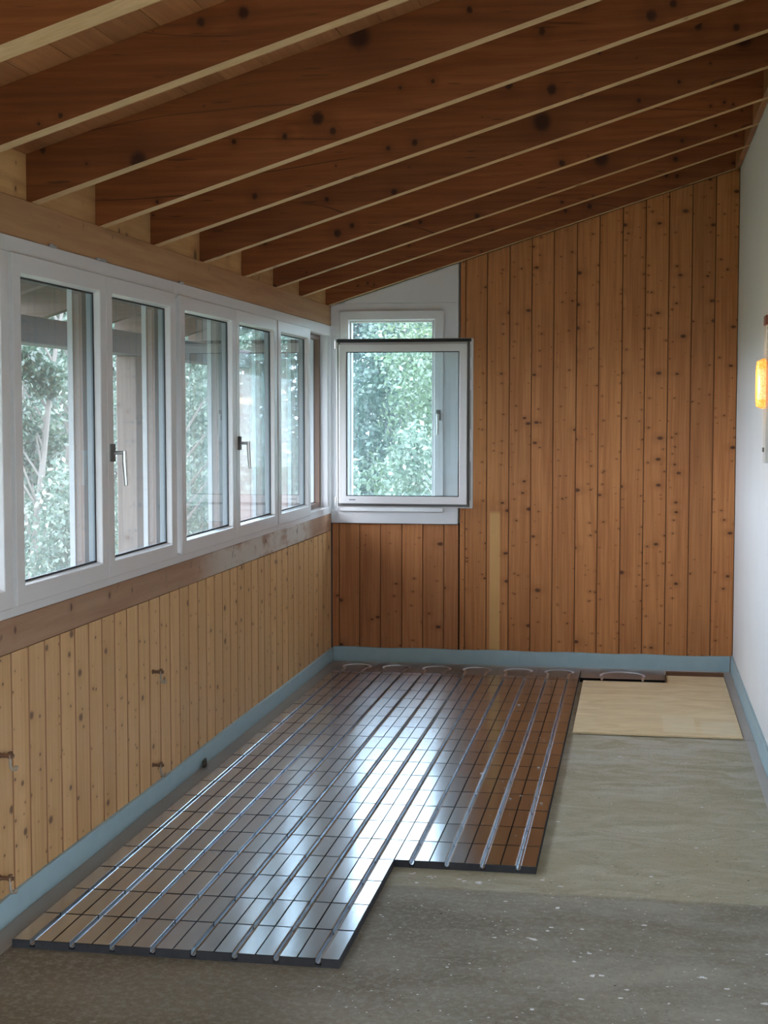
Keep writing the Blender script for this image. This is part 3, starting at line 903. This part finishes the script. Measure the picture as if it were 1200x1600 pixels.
# dark lump at the torn spot of the left foam
mb = MB(); r2 = random.Random(5)
c = Vector((-1.915, 6.36, 0.021))
rings = 5; sg = 8
pts = []
for i in range(rings + 1):
    for j in range(sg):
        t = math.pi * i / rings; u = 2 * math.pi * j / sg
        rr_ = 0.019 * (1 + r2.uniform(-.25, .25))
        pts.append(c + Vector((math.sin(t) * math.cos(u) * rr_ * .6, math.sin(t) * math.sin(u) * rr_ * 1.5, math.cos(t) * rr_)))
mb.poly(pts, [[i * sg + j, i * sg + (j + 1) % sg, (i + 1) * sg + (j + 1) % sg, (i + 1) * sg + j] for i in range(rings) for j in range(sg)])
tag(link('mortar_lump', mb.mesh('mortar_lump', plain('dark_mortar', (0.07, 0.065, 0.05), 0.9, var=.4, scale=80))), 'dark mortar lump against the blue foam strip below the windows', 'lump')

# ================================================================== RADIATOR BRACKETS
def bracket(y, z, label, ln=0.048):
    root = empty('radiator_bracket', (XL, y, z))
    tag(root, label, 'bracket', 'leftover radiator brackets on the pine wall')
    x = XL
    part('flange', MB().tube([(x + .0005, y, z), (x + .004, y, z)], 0.0095, 12), rust, root)
    part('rod', MB().tube([(x + .004, y, z), (x + ln, y, z)], [0.0066, 0.0066], 10), rust, root)
    mb = MB()
    mb.box(x + ln - .017, x + ln - .006, y - .0075, y + .0075, z - .008, z + .013)
    part('clip', mb, rust, root, bevel=.001)
    xx = x + ln - .011
    hk = [(xx, y - .004, z + .004), (xx, y - .004, z - .020), (xx + .001, y - .004, z - .034), (xx + .008, y - .004, z - .042), (xx + .018, y - .004, z - .040), (xx + .021, y - .004, z - .030)]
    part('hook', MB().tube(hk, [.0045, .0045, .0055, .0068, .0068, .0055], 8), zinc, root, smooth=True)
    return root
bracket(5.735, 0.545, 'upper rusty radiator bracket in the middle of the pine wall')
bracket(5.725, 0.162, 'lower rusty radiator bracket in the middle of the pine wall, just above the foam')
bracket(4.265, 0.538, 'upper rusty radiator bracket at the left photo edge')
bracket(4.250, 0.155, 'lower rusty radiator bracket at the left photo edge')

# ================================================================== WALL LAMPS (right wall)
def amber():
    k = NT('glowing_amber_glass')
    f = k.n('TexVoronoi', feature='F1'); k.put(f.inputs['Vector'], k.obj()); f.inputs['Scale'].default_value = 120
    c = k.mix(k.smooth(f.outputs['Distance'], 0.1, 0.6), (1.0, 0.50, 0.13), (0.85, 0.30, 0.05))
    return k.bsdf(c, 0.2, Emission_Color=c, Emission_Strength=0.55)
amber_m = amber()
white_board = plain('off_white_lamp_plate', (0.62, 0.62, 0.58), 0.5)
red_wood = plain('red_brown_cap', (0.22, 0.06, 0.035), 0.4)
def wall_lamp(y, label):
    root = empty('wall_lamp', (XR, y, 1.36))
    tag(root, label, 'lamp')
    part('back_plate', MB().box(XR - .020, XR - .0005, y - .05, y + .05, 1.37, 2.00), white_board, root, bevel=.002)
    part('top_cap', MB().box(XR - .026, XR - .0005, y - .053, y + .053, 2.00, 2.045), red_wood, root, bevel=.003)
    part('lower_clip', MB().box(XR - .026, XR - .0205, y - .02, y + .02, 1.42, 1.44), dark_steel, root)
    # half-round bulging shade
    mb = MB(); zs = [(1.618, .020), (1.628, .060), (1.66, .066), (1.80, .066), (1.835, .060), (1.848, .020)]
    n = 14; pts = []
    for z, rr_ in zs:
        for i in range(n + 1):
            a = math.pi / 2 + math.pi * i / n
            pts.append((XR - .021 + math.cos(a) * rr_ * .62, y + math.sin(a) * rr_ * 1.15, z))
    fs = [[i * (n + 1) + j, i * (n + 1) + j + 1, (i + 1) * (n + 1) + j + 1, (i + 1) * (n + 1) + j] for i in range(len(zs) - 1) for j in range(n)]
    fs += [list(range(n + 1)), list(range((len(zs) - 1) * (n + 1), len(zs) * (n + 1)))[::-1]]
    mb.poly(pts, fs)
    part('lamp_shade', mb, amber_m, root)
    l = bpy.data.lights.new('lamp_bulb', 'POINT'); l.energy = 0.8; l.color = (1.0, 0.62, 0.28); l.shadow_soft_size = 0.04
    lo = bpy.data.objects.new('lamp_bulb', l); COL.objects.link(lo); lo.parent = root; lo.location = (-.17, 0, .37)
wall_lamp(7.02, 'lit amber glass wall lamp on the plastered wall')
wall_lamp(2.40, 'lit amber wall lamp nearer the camera, seen only as a glow in the window glass')

# ================================================================== OUTSIDE
def lawn():
    k = NT('lawn_grass'); p = k.obj()
    c = k.mix(k.noise(p, 1.2, 6, 0.7), (0.06, 0.08, 0.04), (0.12, 0.14, 0.075))
    return k.bsdf(c, 0.9, spec=0.1)
gm = MB().box(-70, 60, -40, 90, -0.9, -0.6)
struct(link('ground', gm.mesh('ground', lawn())), 'green lawn outside the windows')
# house plinth so that the room does not float
struct(link('trim_3', MB().box(-2.15, .75, Y0 - .15, 9.44, -.6, -.2).mesh('trim_3', masonry)), 'grey house plinth under the room')

eb = link('eave_beam', MB().box(-2.66, -2.54, Y0, 9.6, 1.895, 2.01).mesh('eave_beam', ext_beam)); bev(eb, .004)
tag(eb, 'dark grey timber beam outside under the roof overhang', 'beam')
for y, lab in ((7.30, 'weathered brown timber post outside the pane with the nearer lever'), (3.4, 'weathered timber post outside, before the first visible pane')):
    p = link('eave_post', MB().box(-2.655, -2.545, y, y + .11, -.6, 1.894).mesh('eave_post', ext_wood)); bev(p, .005)
    tag(p, lab, 'post')
# brown boarding outside the far corner, seen through the open bay
cb = empty('boarded_screen', (-2.3, 9.55, -.6)); tag(cb, 'brown vertical board screen outside the open window bay', 'screen')
for i in range(4):
    part('board', MB().box(-2.66 + i * .125, -2.66 + i * .125 + .119, 9.53, 9.55, -.6, 2.0), plain('brown_screen_board', (0.30, 0.20, 0.18), 0.7, var=.15) if i == 0 else bpy.data.materials['brown_screen_board'], cb)

def leaf_mat(name, a, b, c):
    k = NT(name)
    r = k.n('NewGeometry').outputs['Random Per Island']
    col = k.mix(k.smooth(r, 0.0, 0.6), a, b)
    col = k.mix(k.smooth(r, 0.72, 0.98), col, c)
    big = k.noise(k.obj(), 0.9, 2)
    col = k.mix(k.smooth(big, 0.35, 0.7, 0, .5), col, a)
    d = k.n('BsdfDiffuse'); k.put(d.inputs[0], col)
    t = k.n('BsdfTranslucent'); k.put(t.inputs[0], k.mix(0.5, col, b))
    g = k.n('BsdfGlossy'); g.inputs['Roughness'].default_value = .4; g.inputs[0].default_value = (1, 1, 1, 1)
    m = k.n('MixShader'); m.inputs[0].default_value = .42
    k.t.links.new(d.outputs[0], m.inputs[1]); k.t.links.new(t.outputs[0], m.inputs[2])
    m2 = k.n('MixShader'); m2.inputs[0].default_value = .06
    k.t.links.new(m.outputs[0], m2.inputs[1]); k.t.links.new(g.outputs[0], m2.inputs[2])
    k.t.links.new(m2.outputs[0], k.out.inputs['Surface'])
    return k.mat
leafA = leaf_mat('bluish_green_leaves', (0.05, 0.095, 0.08), (0.14, 0.22, 0.17), (0.46, 0.54, 0.44))
leafB = leaf_mat('yellow_green_leaves', (0.08, 0.125, 0.075), (0.19, 0.27, 0.15), (0.46, 0.50, 0.38))
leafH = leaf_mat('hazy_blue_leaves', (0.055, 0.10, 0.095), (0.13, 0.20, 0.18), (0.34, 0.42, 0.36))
leafL = leaf_mat('pale_shrub_leaves', (0.08, 0.125, 0.09), (0.20, 0.27, 0.19), (0.64, 0.68, 0.56))
leafC = leaf_mat('dark_conifer_needles', (0.03, 0.065, 0.05), (0.07, 0.13, 0.09), (0.16, 0.24, 0.16))
bark = plain('grey_bark', (0.19, 0.18, 0.165), 0.9, var=.3, scale=12)
rng = np.random.default_rng(3)

def leaves_mesh(C, N, size, mat):
    """C: cluster centres (k,4: x,y,z,r). N leaves in all, diamond quads with a fold"""
    idx = rng.integers(0, len(C), N)
    dirs = rng.normal(size=(N, 3)); dirs /= np.linalg.norm(dirs, axis=1)[:, None]
    rad = C[idx, 3] * rng.random(N) ** 0.45
    P = C[idx, :3] + dirs * rad[:, None]
    a = rng.normal(size=(N, 3)); a /= np.linalg.norm(a, axis=1)[:, None]
    b = np.cross(a, rng.normal(size=(N, 3))); b /= np.linalg.norm(b, axis=1)[:, None]
    L = size * (0.6 + 0.8 * rng.random(N))[:, None]
    n = np.cross(a, b)
    V = np.empty((N, 4, 3))
    V[:, 0] = P - a * L * .5; V[:, 1] = P + b * L * .28 + n * L * .06; V[:, 2] = P + a * L * .5; V[:, 3] = P - b * L * .28 + n * L * .06
    me = bpy.data.meshes.new('foliage')
    me.vertices.add(N * 4); me.vertices.foreach_set('co', V.reshape(-1))
    me.loops.add(N * 4); me.loops.foreach_set('vertex_index', np.arange(N * 4, dtype=np.int32))
    me.polygons.add(N); me.polygons.foreach_set('loop_start', np.arange(0, N * 4, 4, dtype=np.int32))
    me.update(); me.validate()
    me.materials.append(mat)
    return me

def tree(kind, x, y, h, w, N, size, mat, label, base=0.15, cat='tree', tr=0.06):
    z0 = -0.6
    root = empty(kind, (x, y, z0)); tag(root, label, cat, 'trees and shrubs outside the windows')
    tm = MB()
    lean = rng.normal(size=2) * .06
    top = (lean[0] * h, lean[1] * h, h * .85)
    tm.tube([(0, 0, 0), (lean[0] * h * .3, lean[1] * h * .3, h * .3), (lean[0] * h * .6, lean[1] * h * .6, h * .6), top], [tr, tr * .85, tr * .6, tr * .2], 8)
    C = []
    nb = 26
    for i in range(nb):
        t = base + (1 - base) * (i + rng.random()) / nb
        a = rng.random() * 6.28
        prof = math.sin(math.pi * min(1, (t * .92 + .12))) ** .6
        rr_ = w * prof * (.35 + .65 * rng.random())
        if cat == 'conifer': rr_ = w * (1.05 - t) * (.5 + .5 * rng.random())
        cx, cy, cz = math.cos(a) * rr_, math.sin(a) * rr_, t * h
        cr_ = (w * .42 + .08) * (1.0 if cat != 'conifer' else (1.1 - t) * .8)
        C.append((cx, cy, cz, cr_))
        s0 = max(.08, t - .18)
        tm.tube([(lean[0] * h * s0, lean[1] * h * s0, h * s0), (cx * .5, cy * .5, h * (s0 * .4 + t * .6)), (cx, cy, cz)], [tr * .3, tr * .2, tr * .07], 5)
    link('trunk', tm.mesh('trunk', bark), root)
    fo = link('foliage', leaves_mesh(np.array(C), N, size, mat), root)
    fo['kind'] = 'stuff'
    return root

# row close to the house
tree('shrub', -1.86, 12.4, 2.0, .30, 4200, .052, leafL, 'light leafy shrub low in the right of the end window', cat='shrub', tr=.02)
tree('shrub', -2.75, 13.4, 1.75, .32, 3800, .052, leafL, 'light leafy shrub low in the left of the end window', cat='shrub', tr=.02)
tree('conifer', -5.2, 11.9, 4.2, .85, 20000, .055, leafC, 'dark conifer seen through the nearest panes', cat='conifer', tr=.04)
tree('shrub', -3.9, 9.8, 1.65, .45, 7500, .04, leafA, 'low green shrub at the bottom of the nearest panes', cat='shrub', tr=.02)
tree('leafy_tree', -7.6, 14.6, 3.1, .95, 9000, .055, leafB, 'sparse pale tree with sky gaps in the nearest pane')
tree('leafy_tree', -4.75, 14.9, 4.0, .95, 15000, .055, leafA, 'bluish tree seen through the pane with the farther lever')
# second row
tree('leafy_tree', -2.15, 17.0, 4.05, .95, 17000, .058, leafB, 'yellow-green tree in the middle of the end window')
tree('leafy_tree', -4.9, 18.2, 4.3, .95, 15000, .065, leafA, 'tall green tree beyond the farthest closed pane')
tree('leafy_tree', -7.6, 18.6, 4.1, 1.0, 7000, .09, leafA, 'green tree in the second row behind the middle panes')
tree('leafy_tree', 0.8, 18.0, 4.0, .95, 4000, .10, leafA, 'green tree beyond the end wall, right of its window')
tree('leafy_tree', 3.4, 19.5, 4.1, 1.0, 6000, .10, leafA, 'green tree far right beyond the end wall, seen only mirrored in the side panes')
# third row, dense hedge of trees that closes the view
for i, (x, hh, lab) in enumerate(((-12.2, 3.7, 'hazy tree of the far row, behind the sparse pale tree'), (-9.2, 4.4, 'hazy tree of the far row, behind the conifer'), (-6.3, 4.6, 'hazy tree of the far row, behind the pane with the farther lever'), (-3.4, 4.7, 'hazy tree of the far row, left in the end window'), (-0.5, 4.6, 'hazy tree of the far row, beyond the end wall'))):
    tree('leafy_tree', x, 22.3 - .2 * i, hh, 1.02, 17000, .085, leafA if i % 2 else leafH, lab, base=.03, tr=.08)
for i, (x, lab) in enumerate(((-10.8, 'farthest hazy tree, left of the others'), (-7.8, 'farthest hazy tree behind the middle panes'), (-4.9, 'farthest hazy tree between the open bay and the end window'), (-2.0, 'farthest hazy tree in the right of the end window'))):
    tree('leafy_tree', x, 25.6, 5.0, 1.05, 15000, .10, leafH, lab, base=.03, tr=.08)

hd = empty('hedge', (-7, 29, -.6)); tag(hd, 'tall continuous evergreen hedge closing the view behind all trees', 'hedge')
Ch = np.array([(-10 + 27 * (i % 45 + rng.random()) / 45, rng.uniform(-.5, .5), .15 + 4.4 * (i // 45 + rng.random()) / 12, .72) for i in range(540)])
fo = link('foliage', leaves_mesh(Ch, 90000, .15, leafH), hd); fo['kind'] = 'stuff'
tm = MB()
for i in range(18): tm.tube([(-9.5 + i * 1.5, 0, 0), (-9.5 + i * 1.5, 0, 4.2)], [.07, .02], 6)
part('stems', MB().poly([(a - 7, b + 29, c - .6) for a, b, c in tm.v], tm.f), bark, hd)

# neighbour house with clapboard gable, seen at the very left
nh = empty('neighbour_house', (-17.5, 36, -.6)); tag(nh, 'pale neighbouring house with horizontal cladding far behind the trees', 'house')
hw = plain('pale_cladding', (0.62, 0.64, 0.66), .7)
part('house_wall', MB().box(-21, -14.6, 36.1, 42, -.6, 5.0), hw, nh)
for i in range(14):
    part('cladding_board', MB().prism([(36.09, .6 + i * .31), (36.0, .6 + i * .31), (36.06, .6 + i * .31 + .30), (36.09, .6 + i * .31 + .30)], -21.02, -14.58, 'x'), hw, nh)
part('roof', MB().prism([(-21.5, 4.95), (-17.8, 6.3), (-14.1, 4.95), (-14.1, 5.15), (-17.8, 6.5), (-21.5, 5.15)], 35.7, 42.3, 'y'), plain('grey_roof_tiles', (0.25, 0.22, 0.21), .8), nh)
part('gable', MB().prism([(-21, 5.0), (-14.6, 5.0), (-17.8, 6.2)], 36.1, 41.9, 'y'), hw, nh)
wf_ = part('window', MB().box(-17.2, -16.0, 35.96, 36.0, 2.6, 3.9), brown_edge, nh)
part('pane', MB().box(-17.1, -16.1, 35.94, 35.96, 2.7, 3.8), glass, wf_)
